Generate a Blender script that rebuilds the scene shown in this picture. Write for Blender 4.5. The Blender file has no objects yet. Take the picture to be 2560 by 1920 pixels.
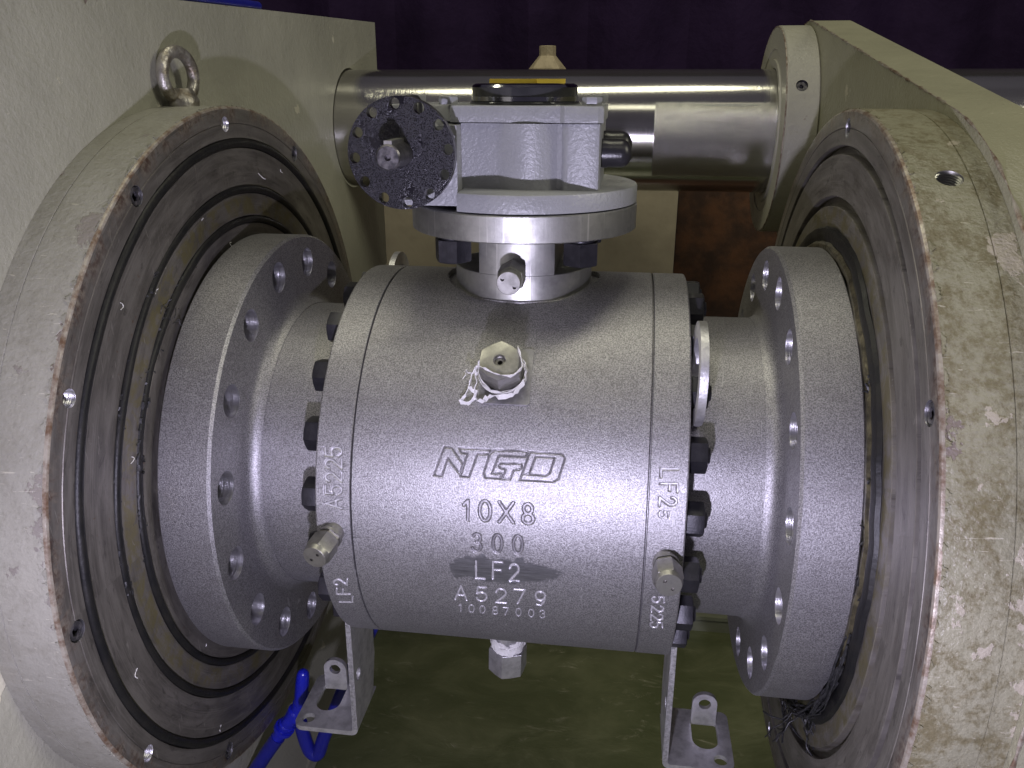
import bpy, bmesh, math, random
import numpy as np
from mathutils import Vector, Matrix
from mathutils.geometry import tessellate_polygon
random.seed(7)
MM = 0.001
scene = bpy.context.scene
COL = scene.collection
# ------------------------------------------------------------------ camera
def camera():
    cam = bpy.data.cameras.new('camera'); o = bpy.data.objects.new('camera', cam); COL.objects.link(o)
    yaw, pitch, roll = -0.1346, 0.35229, 0.00089
    F = Vector((math.sin(yaw)*math.cos(pitch), math.cos(yaw)*math.cos(pitch), -math.sin(pitch)))
    R0 = Vector((math.cos(yaw), -math.sin(yaw), 0)); U0 = R0.cross(F)
    R = R0*math.cos(roll)+U0*math.sin(roll); U = -R0*math.sin(roll)+U0*math.cos(roll)
    m = Matrix(((R.x, U.x, -F.x), (R.y, U.y, -F.y), (R.z, U.z, -F.z))).to_4x4()
    m.translation = Vector((94.44, -783.81, 367.25))*MM
    o.matrix_world = m
    cam.sensor_width = 36; cam.lens = 2033.467/2560*36
    cam.clip_start = 0.02; cam.clip_end = 60
    scene.camera = o
camera()
# ------------------------------------------------------------------ light
w = bpy.data.worlds.new('World'); scene.world = w; w.use_nodes = True
bg = w.node_tree.nodes['Background']; bg.inputs[0].default_value = (0.55, 0.50, 0.72, 1); bg.inputs[1].default_value = 0.09
def lamp(kind, name, loc, power, color, target=None, **kw):
    l = bpy.data.lights.new(name, kind); o = bpy.data.objects.new(name, l); COL.objects.link(o)
    o.location = Vector(loc)*MM; l.energy = power; l.color = color
    for k, v in kw.items(): setattr(l, k, v)
    if target is not None:
        o.rotation_euler = (Vector(target)*MM-o.location).to_track_quat('-Z', 'Y').to_euler()
    return o
FLASH = 16.5
CEIL = 16.0
lamp('POINT', 'flash_lamp', (38, -790, 66), FLASH, (0.80, 0.755, 1.0), shadow_soft_size=0.012)
lamp('AREA', 'ceiling_lamp_middle', (-100, 250, 2600), CEIL*0.75, (1.0, 0.97, 0.72), (0, 0, 0), shape='RECTANGLE', size=1.3, size_y=0.25)
lamp('AREA', 'ceiling_lamp_front', (550, -1500, 2500), CEIL*0.42, (1.0, 0.97, 0.74), (550, 0, 0), shape='RECTANGLE', size=2.6, size_y=0.25)
lamp('AREA', 'ceiling_lamp_right', (2300, -500, 1500), CEIL*1.1, (1.0, 0.97, 0.76), (0, 0, 200), shape='RECTANGLE', size=0.3, size_y=1.2)
lamp('AREA', 'ceiling_lamp_left', (-1700, -300, 2200), CEIL*0.8, (1.0, 0.97, 0.72), (200, 0, 200), shape='RECTANGLE', size=0.3, size_y=1.2)
vs = scene.view_settings
scene.display_settings.display_device = 'sRGB'
vs.view_transform = 'Standard'; vs.look = 'None'; vs.exposure = 0.22; vs.gamma = 1.0; vs.use_curve_mapping = False
scene.render.engine = 'CYCLES'
scene.cycles.use_denoising = True
scene.cycles.max_bounces = 6
scene.cycles.sample_clamp_indirect = 4.0
# ------------------------------------------------------------------ materials
class NT:
    def __init__(s, name):
        s.m = bpy.data.materials.new(name); s.m.use_nodes = True
        s.t = s.m.node_tree; s.b = s.t.nodes['Principled BSDF']; s.out = s.t.nodes['Material Output']
        s.tc = s.t.nodes.new('ShaderNodeTexCoord').outputs['Object']
        s.h = None
    def n(s, ty, **kw):
        x = s.t.nodes.new(ty)
        for k, v in kw.items(): setattr(x, k, v)
        return x
    def put(s, sock, v):
        if isinstance(v, bpy.types.NodeSocket): s.t.links.new(v, sock)
        else:
            if hasattr(sock.default_value, '__len__') and len(sock.default_value) == 4 and len(v) == 3: v = (*v, 1)
            sock.default_value = v
    def scale(s, sc, src=None):
        x = s.n('ShaderNodeVectorMath', operation='MULTIPLY'); s.put(x.inputs[0], src or s.tc); x.inputs[1].default_value = sc if hasattr(sc, '__len__') else (sc, sc, sc)
        return x.outputs[0]
    def noise(s, sc, detail=3, rough=.55, src=None, dist=0.0):
        x = s.n('ShaderNodeTexNoise'); s.put(x.inputs['Vector'], s.scale(sc, src)); x.inputs['Scale'].default_value = 1
        x.inputs['Detail'].default_value = detail; x.inputs['Roughness'].default_value = rough; x.inputs['Distortion'].default_value = dist
        return x.outputs['Fac']
    def voro(s, sc, feature='F1', src=None, rnd=1.0):
        x = s.n('ShaderNodeTexVoronoi', feature=feature); s.put(x.inputs['Vector'], s.scale(sc, src)); x.inputs['Scale'].default_value = 1
        x.inputs['Randomness'].default_value = rnd
        return x.outputs['Distance']
    def ramp(s, f, a, b, smooth=True):
        x = s.n('ShaderNodeMapRange', interpolation_type='SMOOTHSTEP' if smooth else 'LINEAR'); s.put(x.inputs[0], f); x.inputs[1].default_value = a; x.inputs[2].default_value = b
        return x.outputs[0]
    def math(s, op, a, b=0.0, cl=False):
        x = s.n('ShaderNodeMath', operation=op, use_clamp=cl); s.put(x.inputs[0], a); s.put(x.inputs[1], b); return x.outputs[0]
    def mix(s, f, a, b):
        x = s.n('ShaderNodeMix', data_type='RGBA'); s.put(x.inputs[0], f); s.put(x.inputs[6], a); s.put(x.inputs[7], b); return x.outputs[2]
    def lerp(s, f, a, b):
        x = s.n('ShaderNodeMix', data_type='FLOAT'); s.put(x.inputs[0], f); s.put(x.inputs[2], a); s.put(x.inputs[3], b); return x.outputs[0]
    def sep(s, src=None):
        x = s.n('ShaderNodeSeparateXYZ'); s.put(x.inputs[0], src or s.tc); return x.outputs
    def comb(s, a, b, c):
        x = s.n('ShaderNodeCombineXYZ'); s.put(x.inputs[0], a); s.put(x.inputs[1], b); s.put(x.inputs[2], c); return x.outputs[0]
    def bump(s, h, dist, strength=1.0):
        x = s.n('ShaderNodeBump'); x.inputs['Strength'].default_value = strength; x.inputs['Distance'].default_value = dist
        s.put(x.inputs['Height'], h)
        if s.h is not None: s.t.links.new(s.h, x.inputs['Normal'])
        s.h = x.outputs[0]
    def polar(s):   # angle about the X axis, radius, x
        X, Y, Z = s.sep()
        a = s.n('ShaderNodeMath', operation='ARCTAN2'); s.put(a.inputs[0], Z); s.put(a.inputs[1], Y)
        r = s.math('SQRT', s.math('ADD', s.math('MULTIPLY', Y, Y), s.math('MULTIPLY', Z, Z)))
        return a.outputs[0], r, X
    def done(s, base, metallic, rough, spec=.5, **kw):
        s.put(s.b.inputs['Base Color'], base); s.put(s.b.inputs['Metallic'], metallic); s.put(s.b.inputs['Roughness'], rough)
        s.b.inputs['Specular IOR Level'].default_value = spec
        for k, v in kw.items(): s.put(s.b.inputs[k], v)
        if s.h is not None: s.t.links.new(s.h, s.b.inputs['Normal'])
        return s.m

def m_forged(name, ground=False):
    q = NT(name)
    g = q.noise(900, 2, .6); g2 = q.noise(1700, 1, .5); big = q.noise(14, 4, .6); mid = q.noise(60, 3, .6)
    q.bump(g, .00030, .8); q.bump(g2, .00012, .7)
    base = q.mix(q.ramp(g, .3, .7), (.20, .195, .205), (.48, .47, .49))
    base = q.mix(q.math('MULTIPLY', q.ramp(mid, .5, .8), .3), base, (.20, .195, .20))
    sm = q.noise((9, 26, 26), 5, .7, None, 1.0); base = q.mix(q.math('MULTIPLY', q.ramp(sm, .5, .75), .32), base, (.21, .20, .20))
    sx = q.noise((420, 38, 30), 2, .5, None, 2.0); base = q.mix(q.math('MULTIPLY', q.ramp(sx, .71, .75), .5), base, (.70, .69, .72))
    rough = q.lerp(big, .44, .54)
    if ground:  # patch where the casting skin was ground off round one line of letters
        X, Y, Z = q.sep()
        d = q.noise(70, 4, .65)
        ex = q.math('MULTIPLY', q.math('SUBTRACT', X, .005), 1/.052); ez = q.math('MULTIPLY', q.math('ADD', Z, .0225), 1/.0135)
        r = q.math('ADD', q.math('POWER', q.math('ABSOLUTE', ex), 3.0), q.math('POWER', q.math('ABSOLUTE', ez), 2.0))
        r = q.math('ADD', r, q.math('MULTIPLY', q.math('SUBTRACT', d, .5), 3.6))
        mask = q.math('MULTIPLY', q.math('SUBTRACT', 1.0, q.ramp(r, .6, 1.05)), q.ramp(q.math('MULTIPLY', Y, -1), .1, .12))
        streak = q.noise((60, 500, 900), 3, .7)
        base = q.mix(mask, base, q.mix(streak, (.10, .095, .115), (.42, .42, .46)))
        rough = q.lerp(mask, rough, q.lerp(streak, .26, .4))
    return q.done(base, .82, rough)
def m_machined(name, base=(.62, .61, .58), rough=.27, axis='Z', gd=.00012):
    q = NT(name)
    sc = {'X': (900, 25, 25), 'Z': (25, 25, 900), 'Y': (25, 900, 25)}[axis]
    st = q.noise(sc, 3, .6); bl = q.noise(45, 4, .6)
    q.bump(st, gd, .5); q.bump(q.noise(900, 2), .0002, .35)
    c = q.mix(q.ramp(bl, .35, .75), base, tuple(v*.62 for v in base))
    if axis == 'Z':
        vl = q.noise((330, 330, 5), 2, .6); k = q.ramp(vl, .62, .70); c = q.mix(q.math('MULTIPLY', k, .6), c, (.75, .74, .72)); q.bump(vl, .0002, .4)
    return q.done(c, .95, q.lerp(bl, rough*.8, rough*1.5))
def m_turned(name, c1=(.095, .087, .078), c2=(.185, .172, .155), rust=.35):
    # greasy turned face of the clamp rings: concentric marks, smears, rust
    q = NT(name); a, r, X = q.polar()
    ring = q.noise(1.0, 3, .7, q.comb(q.math('MULTIPLY', r, 900), q.math('MULTIPLY', a, 1.2), 0.0))
    smear = q.noise(1.0, 5, .65, q.comb(q.math('MULTIPLY', r, 90), q.math('MULTIPLY', a, 5), 0.0), .4)
    blot = q.noise(16, 6, .68, None, .4); fine = q.noise(170, 4, .7)
    q.bump(ring, .00025, .35); q.bump(fine, .0006, .35); q.bump(blot, .002, .15)
    c = q.mix(q.ramp(smear, .3, .72), c1, c2)
    c = q.mix(q.math('MULTIPLY', q.ramp(ring, .5, .7), .35), c, tuple(v*1.5 for v in c2))
    c = q.mix(q.math('MULTIPLY', q.ramp(blot, .56, .75), .35), c, (.06, .052, .045))
    c = q.mix(q.math('MULTIPLY', q.ramp(q.math('MULTIPLY', blot, q.ramp(fine, .4, .8)), .33, .5), rust), c, (.12, .052, .025))
    eg = q.math('MULTIPLY', q.ramp(r, .326, .346), q.ramp(q.noise(38, 6, .75, None, .6), .42, .60))
    c = q.mix(q.math('MULTIPLY', eg, min(1.0, rust*1.7)), c, q.mix(q.ramp(fine, .35, .7), (.075, .035, .022), (.27, .235, .185)))
    gm = q.noise(1.0, 6, .75, q.comb(q.math('MULTIPLY', r, 130), q.math('MULTIPLY', a, 11), 3.0), .8)
    c = q.mix(q.math('MULTIPLY', q.ramp(gm, .54, .70), .7), c, (.045, .04, .037))
    band = q.math('MULTIPLY', q.ramp(r, .2415, .245), q.math('SUBTRACT', 1.0, q.ramp(r, .259, .264)))
    gr = q.noise(55, 6, .75, None, .5)
    c = q.mix(q.math('MULTIPLY', q.math('MULTIPLY', band, q.ramp(gr, .42, .6)), .8), c, (.15, .13, .055))
    c = q.mix(q.math('MULTIPLY', q.ramp(q.noise(33, 5, .75), .64, .70), .35), c, (.30, .28, .25))
    sc = q.noise((260, 260, 34), 2, .5, None, 1.5)
    c = q.mix(q.math('MULTIPLY', q.ramp(sc, .68, .74), .4), c, (.36, .34, .31))
    return q.done(c, .5, q.lerp(smear, .36, .56))
def m_paint(name, c=(.33, .325, .265), dirt=.35, chip=.64, chipcol=(.52, .50, .40), peel=1.0, mott=(.16, .145, .085), mottamt=0.0, rough=.42, under=(.17, .14, .12)):
    q = NT(name)
    o = q.noise(150, 3, .6); f = q.noise(430, 2, .5); big = q.noise(5, 4, .6); blot = q.noise(24, 7, .76, None, .3); sp = q.noise(190, 5, .72)
    q.bump(o, .0019*peel, .5); q.bump(f, .0008*peel, .5); q.bump(q.noise(28, 3), .004, .3)
    base = q.mix(q.ramp(big, .3, .7), tuple(v*.88 for v in c), tuple(v*1.12 for v in c))
    if mottamt:
        m = q.math('MULTIPLY', q.ramp(q.math('ADD', q.math('MULTIPLY', blot, .65), q.math('MULTIPLY', sp, .4)), .46, .62), mottamt)
        base = q.mix(m, base, mott)
    base = q.mix(q.math('MULTIPLY', q.ramp(sp, .58, .8), dirt), base, (.10, .085, .06))
    # flakes: raised light islands and bare steel
    fl = q.noise(11, 7, .62, None, .25)
    k = q.ramp(fl, chip, chip+.012)
    base = q.mix(k, base, chipcol)
    u = q.noise(9.3, 7, .6, q.comb(q.sep()[1], q.sep()[2], q.sep()[0]), .3)
    k2 = q.ramp(u, chip+.035, chip+.045)
    base = q.mix(k2, base, under)
    q.bump(q.math('SUBTRACT', 1.0, k2), .0006, .8); q.bump(k, .0005, .6)
    scr = q.noise((30, 240, 330), 2, .5, None, 2.5)
    base = q.mix(q.math('MULTIPLY', q.ramp(scr, .70, .73), .5), base, (.56, .53, .44))
    return q.done(base, 0.0, q.lerp(blot, rough*.85, rough*1.35))
def m_plain(name, c, metallic=0.0, rough=.4, grain=500, gd=.0004, var=.25, c2=None, vs_=40, spec=.5):
    q = NT(name)
    g = q.noise(grain, 3, .6); v = q.noise(vs_, 4, .65)
    q.bump(g, gd, .6)
    c2 = c2 or tuple(x*(1-var) for x in c)
    return q.done(q.mix(q.ramp(v, .35, .7), c, c2), metallic, q.lerp(v, rough*.8, rough*1.25), spec)
M = {}
def mats():
    M['forged'] = m_forged('shot_blasted_steel'); M['forged_body'] = m_forged('shot_blasted_steel_ground', True)
    M['bore'] = m_machined('bored_steel', (.66, .65, .68), .30, 'X', .0009)
    M['stamp_shaded'] = m_plain('shaded_cast_letters', (.30, .29, .31), .85, .5, 700, .0002, .4, None, 200)  # groove shade of the upper letters painted as a darker steel
    M['satin'] = m_plain('satin_steel', (.36, .355, .34), .8, .62, 700, .0002, .25, None, 90)
    M['faced'] = m_plain('milled_face_steel', (.36, .355, .36), .85, .46, 800, .0003, .3, None, 120)
    M['stamp_bare_lit'] = m_plain('bare_lit_stamped_steel', (.60, .59, .62), .55, .45, 900, .0003, .3, None, 300)  # bare worn strokes, colour also lightened as if groove walls catch light
    M['machined'] = m_machined('machined_steel', (.48, .48, .46), .40, 'Z')
    M['fitting'] = m_plain('stainless_steel', (.40, .392, .37), .95, .42, 700, .00015, .25, None, 90)
    M['turned_left'] = m_turned('greasy_turned_steel', rust=.5)
    M['turned_right'] = m_turned('turned_steel_grey', (.135, .124, .112), (.24, .225, .205), .45)
    M['plate'] = m_paint('pale_olive_paint')
    M['rim_left'] = m_paint('pale_paint_on_rim', (.285, .278, .24), .6, .62, (.22, .20, .18), 1.0, (.16, .15, .115), .3)
    M['rim_right'] = m_paint('dirty_olive_paint_on_rim', (.25, .24, .17), .7, .61, (.36, .325, .26), 1.5, (.125, .105, .052), .85)
    M['plate_right'] = m_paint('olive_paint_movable_plate', (.27, .262, .185), .5, .68, (.46, .43, .33), 1.3)
    M['collar'] = m_paint('worn_olive_paint_collar', (.34, .33, .27), .4, .62, (.30, .27, .22), .8)
    M['edge'] = m_plain('chipped_bare_edge', (.40, .365, .31), .45, .45, 200, .001, .6, (.15, .09, .055), 75)
    M['rubber'] = m_plain('black_rubber', (.008, .008, .009), 0, .45, 160, .0008, .3, (.014, .013, .012), 60, .3)
    M['gold_dirt'] = m_plain('oily_seal_edge', (.13, .115, .07), .5, .35, 200, .0012, .5, (.035, .03, .022), 90)
    M['fibre'] = m_plain('dark_fibre', (.012, .012, .013), 0, .45, 500, .0002, .5, (.04, .04, .044), 200, .4)
    M['black_nut'] = m_plain('blackened_steel', (.018, .0175, .023), .4, .36, 600, .0003, .4, (.03, .029, .036), 120)
    M['bolt_worn'] = m_plain('worn_black_steel', (.06, .058, .065), .7, .34, 400, .0004, .6, (.20, .19, .20), 150)
    M['grey_paint'] = m_plain('grey_casting_paint', (.30, .305, .325), .05, .36, 330, .0011, .10, None, 30)
    M['grey_smooth'] = m_plain('grey_gloss_paint', (.30, .305, .325), .05, .33, 200, .0004, .08, None, 20)
    M['chrome'] = m_plain('dark_polished_metal', (.40, .40, .42), 1.0, .12, 300, .0001, .2, None, 40)
    M['smoke'] = m_plain('smoked_plastic', (.06, .06, .066), .3, .12, 200, .0001, .3, None, 40)
    M['yellow'] = m_plain('yellow_plastic', (.95, .70, .08), 0, .35, 300, .0002, .15, None, 60)
    M['black_plastic'] = m_plain('black_plastic', (.022, .021, .026), 0, .3, 500, .0003, .2, None, 60)
    M['zinc'] = m_plain('zinc_plated_steel', (.70, .69, .71), .8, .42, 450, .0006, .35, None, 70)
    M['zinc_edge'] = m_plain('sawn_zinc_edge', (.62, .61, .63), .8, .38, 900, .0016, .5, None, 300)
    M['white_tape'] = m_plain('white_thread_tape', (.78, .77, .76), 0, .5, 300, .0006, .1, None, 90)
    M['bar'] = m_bar()
    M['blue'] = m_plain('blue_plastic', (.012, .018, .42), 0, .28, 300, .0002, .2, None, 60)
    M['blue_hose'] = m_plain('blue_hose', (.012, .015, .22), 0, .35, 300, .0002, .2, None, 60)
    M['cream'] = m_plain('beige_board', (.40, .345, .26), 0, .6, 60, .001, .25, None, 7)
    M['rust'] = m_plain('rusty_brown_sheet', (.05, .026, .017), .1, .55, 60, .002, .5, (.13, .055, .025), 16)
    M['curtain'] = m_plain('purple_curtain_cloth', (.030, .016, .052), 0, .8, 20, .01, .4, None, 3, .1)
    M['tray'] = m_plain('tray_kerb_paint', (.20, .21, .15), 0, .5, 60, .001, .3, None, 8)
    M['stone'] = m_plain('beige_cast_cap', (.40, .33, .22), 0, .6, 100, .002, .35, None, 30)
    M['wheel'] = oily()
    M['floor'] = murky()
    M['eye'] = m_plain('worn_galvanised_eye', (.45, .43, .40), .8, .4, 170, .002, .6, (.17, .14, .10), 70)
def m_bar():
    q = NT('polished_bar_steel')
    X, Y, Z = q.sep()
    st = q.noise((900, 25, 25), 3, .6); bl = q.noise((3, 30, 30), 4, .6); pt = q.noise(420, 3, .7)
    # rectangular patch of matt residue near the collar
    wx = q.math('ADD', X, q.math('MULTIPLY', q.math('SUBTRACT', q.noise(60, 3), .5), .004))
    mk = q.math('MULTIPLY', q.ramp(wx, -.1425, -.1415), q.math('SUBTRACT', 1.0, q.ramp(wx, .030, .031)))
    mk = q.math('MULTIPLY', q.math('MULTIPLY', mk, q.ramp(Z, -.062, -.057)), q.math('SUBTRACT', 1.0, q.ramp(Z, .030, .048)))
    q.bump(st, .00015, .5); wv = q.math('MULTIPLY', q.math('SINE', q.math('MULTIPLY', q.math('ADD', X, Z), 2600)), q.math('SINE', q.math('MULTIPLY', q.math('SUBTRACT', X, Z), 2600)))
    q.bump(q.math('MULTIPLY', q.math('ADD', pt, q.math('MULTIPLY', wv, .35)), q.math('ADD', mk, .05)), .0009, .6)
    c = q.mix(q.ramp(bl, .3, .75), (.56, .55, .515), (.40, .39, .365))
    c = q.mix(q.math('MULTIPLY', mk, .08), c, (.54, .53, .58))
    return q.done(c, .95, q.lerp(mk, q.lerp(bl, .11, .18), .215))
def oily():
    q = NT('oily_black_plate')
    d = q.noise(1100, 3, .65); b = q.noise(34, 5, .65, None, .3)
    mask = q.math('MULTIPLY', q.ramp(d, .38, .56), q.ramp(b, .40, .5))
    q.bump(mask, .0006, .5)
    c = q.mix(mask, (.014, .013, .018), (.030, .029, .038))
    return q.done(c, .25, q.lerp(mask, .18, .36))
def murky():
    q = NT('murky_green_tank_water')
    a = q.noise((7, 11, 9), 5, .62, None, .5); s = q.noise((16, 34, 20), 6, .7, None, .8); big = q.noise(2.2, 3, .6)
    c = q.mix(q.ramp(a, .35, .75), (.070, .080, .036), (.118, .126, .064))
    k = q.math('MULTIPLY', q.ramp(s, .56, .76), q.math('ADD', q.ramp(big, .38, .6), .25, True))
    c = q.mix(q.math('MULTIPLY', k, .75), c, (.26, .25, .17))
    q.bump(a, .02, .25)
    return q.done(c, 0, q.lerp(k, .12, .4), .5)
mats()
# ------------------------------------------------------------------ geometry helpers (all lengths in mm)
class G:
    def __init__(s): s.v = []; s.f = []; s.m = []; s.sh = []
    def add(s, v, f, mi=0, smooth=True):
        o = len(s.v); s.v += [tuple(map(float, p)) for p in v]; s.f += [tuple(i+o for i in x) for x in f]; s.m += [mi]*len(f); s.sh += [smooth]*len(f); return s
    def xf(s, fn): s.v = [tuple(fn(Vector(p))) for p in s.v]; return s
    def join(s, g, mi=None): return s.add(g.v, g.f, 0 if mi is None else mi) if mi is not None else s._j(g)
    def _j(s, g):
        o = len(s.v); s.v += g.v; s.f += [tuple(i+o for i in x) for x in g.f]; s.m += g.m; s.sh += g.sh; return s
def axis_fn(axis):
    if axis == 'X': return lambda a, c, s: (a, -c, s)
    if axis == 'Y': return lambda a, c, s: (c, a, s)
    return lambda a, c, s: (c, s, a)
def lathe(prof, axis='X', cen=(0, 0, 0), n=96, mi=0, a0=0, a1=360):
    g = G(); fn = axis_fn(axis); full = abs(a1-a0) >= 360; k = n if full else n+1
    idx = []
    for a, r in prof:
        if r <= 1e-6: g.v.append(fn(a, 0, 0)); idx.append([len(g.v)-1]*k)
        else:
            row = []
            for i in range(k):
                t = math.radians(a0+(a1-a0)*i/n); g.v.append(fn(a, r*math.cos(t), r*math.sin(t))); row.append(len(g.v)-1)
            idx.append(row)
    for A, B in zip(idx, idx[1:]):
        for i in range(n):
            j = (i+1) % k
            q = [A[i], A[j], B[j], B[i]]; u = []
            for x in q:
                if x not in u: u.append(x)
            if len(u) > 2: g.f.append(tuple(u)); g.m.append(mi); g.sh.append(True)
    g.v = [tuple(map(float, (p[0]+cen[0], p[1]+cen[1], p[2]+cen[2]))) for p in g.v]
    return g
def box(x0, x1, y0, y1, z0, z1, mi=0):
    v = [(x, y, z) for x in (x0, x1) for y in (y0, y1) for z in (z0, z1)]
    return G().add(v, [(0, 1, 3, 2), (4, 6, 7, 5), (0, 4, 5, 1), (2, 3, 7, 6), (0, 2, 6, 4), (1, 5, 7, 3)], mi, False)
def loft(loops, mi=0, cap=True, smooth=True):
    g = G(); n = len(loops[0])
    for l in loops: g.v += [tuple(map(float, p)) for p in l]
    for a in range(len(loops)-1):
        for i in range(n):
            j = (i+1) % n; g.f.append((a*n+i, a*n+j, (a+1)*n+j, (a+1)*n+i)); g.m.append(mi); g.sh.append(smooth)
    if cap:
        g.f.append(tuple(range(n-1, -1, -1))); b = (len(loops)-1)*n; g.f.append(tuple(range(b, b+n))); g.m += [mi, mi]; g.sh += [False, False]
    return g
def plate(outer, holes, axis, a, b, mi=0, emi=None):
    """flat plate from 2-D outlines; axis X: (y,z), Y: (x,z), Z: (x,y)"""
    emi = mi if emi is None else emi
    fn = {'X': lambda p, t: (t, p[0], p[1]), 'Y': lambda p, t: (p[0], t, p[1]), 'Z': lambda p, t: (p[0], p[1], t)}[axis]
    loops = [outer]+list(holes); flat = [p for l in loops for p in l]
    tri = tessellate_polygon([[Vector((p[0], p[1], 0)) for p in l] for l in loops])
    g = G(); n = len(flat)
    g.add([fn(p, a) for p in flat]+[fn(p, b) for p in flat], [tuple(t) for t in tri]+[tuple(i+n for i in t) for t in tri], mi, False)
    o = 0
    for l in loops:
        k = len(l)
        for i in range(k): g.f.append((o+i, o+(i+1) % k, n+o+(i+1) % k, n+o+i)); g.m.append(emi); g.sh.append(True)
        o += k
    return g
def circ(x, y, r, n=24, a0=0, a1=360, ry=None):
    m = n if abs(a1-a0) >= 360 else n+1
    return [(x+r*math.cos(math.radians(a0+(a1-a0)*i/n)), y+(ry or r)*math.sin(math.radians(a0+(a1-a0)*i/n))) for i in range(m)]
def rrect(x0, x1, y0, y1, r, n=5):
    r4 = r if hasattr(r, '__len__') else (r,)*4; out = []
    for (cx, cy, a), q in zip(((x1, y1, 0), (x0, y1, 90), (x0, y0, 180), (x1, y0, 270)), r4):
        sx = -1 if cx == x1 else 1; sy = -1 if cy == y1 else 1
        out += circ(cx+sx*q, cy+sy*q, max(q, .01), n, a, a+90)
    return out
def tube(path, r, n=10, mi=0, closed=False):
    P = [Vector(p) for p in path]; g = G(); k = len(P); up = Vector((0.13, .2, 1)).normalized(); loops = []
    for i, p in enumerate(P):
        t = (P[(i+1) % k]-P[i-1]) if closed else (P[min(i+1, k-1)]-P[max(i-1, 0)])
        t.normalize(); u = t.cross(up)
        if u.length < 1e-4: u = t.cross(Vector((1, 0, 0)))
        u.normalize(); w_ = u.cross(t); up = w_ if i else up
        rr = r[i] if hasattr(r, '__len__') else r
        loops.append([p+(u*math.cos(2*math.pi*j/n)+w_*math.sin(2*math.pi*j/n))*rr for j in range(n)])
    if closed: loops.append(loops[0])
    return loft(loops, mi, not closed)
def spline(pts, n=8):
    P = [Vector(p) for p in pts]; out = []
    for i in range(len(P)-1):
        a, b, c, d = P[max(i-1, 0)], P[i], P[i+1], P[min(i+2, len(P)-1)]
        for j in range(n):
            t = j/n; out.append(.5*((2*b)+(c-a)*t+(2*a-5*b+4*c-d)*t*t+(3*b-3*c+d-a)*t**3))
    return out+[P[-1]]
def torus(axis, cen, R, r, n=96, k=10, sy=1.0):
    pr = [(r*math.cos(2*math.pi*i/k)*sy, R+r*math.sin(2*math.pi*i/k)) for i in range(k+1)]
    return lathe(pr, axis, cen, n)
def hexa(ac, h, ch=1.6, mi=0):   # along +Z from 0, chamfered top; flats face +-Y
    af = ac*.866; pts = []
    def loop(z, rc, rm): return [((rc if i % 2 == 0 else rm)*math.cos(math.radians(30*i))*1, (rc if i % 2 == 0 else rm)*math.sin(math.radians(30*i)), z) for i in range(12)]
    R = ac/2; r = af/2
    return loft([loop(0, R*.97, r*.99), loop(.6, R, r), loop(h-ch, R, r), loop(h-ch*.35, R*.955, r), loop(h, r*.95, r*.95)], mi, True, False)
def orient(g, d, p=(0, 0, 0), spin=0):
    """turn a shape built along +Z so that it points along d, then move to p"""
    R = Vector(d).to_track_quat('Z', 'Y').to_matrix() @ Matrix.Rotation(math.radians(spin), 3, 'Z'); P = Vector(p)
    return g.xf(lambda v: R @ v+P)
WL = {}
def mesh_of(name, g, mats_, cen=None, angle=32):
    me = bpy.data.meshes.new(name)
    V = np.array(g.v); 
    if cen is None: cen = (V.min(0)+V.max(0))/2
    me.from_pydata([tuple(p) for p in (V-np.array(cen))*MM], [], g.f)
    for m in mats_: me.materials.append(M[m])
    me.polygons.foreach_set('material_index', g.m)
    bm = bmesh.new(); bm.from_mesh(me); bmesh.ops.remove_doubles(bm, verts=bm.verts, dist=1e-7); bmesh.ops.recalc_face_normals(bm, faces=bm.faces); bm.to_mesh(me); bm.free()
    smooth(me, angle)
    return me, Vector(cen)
def smooth(me, angle=32):
    me.polygons.foreach_set('use_smooth', [True]*len(me.polygons))
    me.set_sharp_from_angle(angle=math.radians(angle)); me.update()
def link(name, me, cen, parent=None):
    o = bpy.data.objects.new(name, me); COL.objects.link(o); W_ = Vector(cen)
    if parent is not None: o.parent = parent; o.location = (W_-WL[parent])*MM
    else: o.location = W_*MM
    WL[o] = W_
    return o
def obj(name, g, mat, parent=None, cen=None, angle=32):
    me, c = mesh_of(name, g, mat if isinstance(mat, (list, tuple)) else [mat], cen, angle)
    return link(name, me, c, parent)
def boolean(o, g, mat, angle=32):
    """cut the shape g out of o; the cut walls take material mat"""
    me, c = mesh_of('cutter', g, [mat], (0, 0, 0)); co = bpy.data.objects.new('cutter', me); COL.objects.link(co)
    w_ = WL[o]; par = o.parent; o.parent = None; o.location = w_*MM
    md = o.modifiers.new('b', 'BOOLEAN'); md.operation = 'DIFFERENCE'; md.object = co; md.solver = 'EXACT'; md.material_mode = 'TRANSFER'; md.use_self = False
    bpy.context.view_layer.update()
    dg = bpy.context.evaluated_depsgraph_get(); ev = o.evaluated_get(dg)
    new = bpy.data.meshes.new_from_object(ev, preserve_all_data_layers=True, depsgraph=dg); old = o.data
    o.modifiers.clear(); o.data = new; new.name = old.name; bpy.data.meshes.remove(old)
    bpy.data.objects.remove(co); bpy.data.meshes.remove(me)
    smooth(new, angle)
    if par is not None: o.parent = par; o.location = (w_-WL[par])*MM
    return o
def empty(name, loc, label, cat, group=None):
    o = bpy.data.objects.new(name, None); COL.objects.link(o); o.location = Vector(loc)*MM; WL[o] = Vector(loc); o.empty_display_size = .05
    return tag(o, label, cat, group)
def tag(o, label, cat, group=None):
    o['label'] = label; o['category'] = cat
    if group: o['group'] = group
    return o
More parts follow.
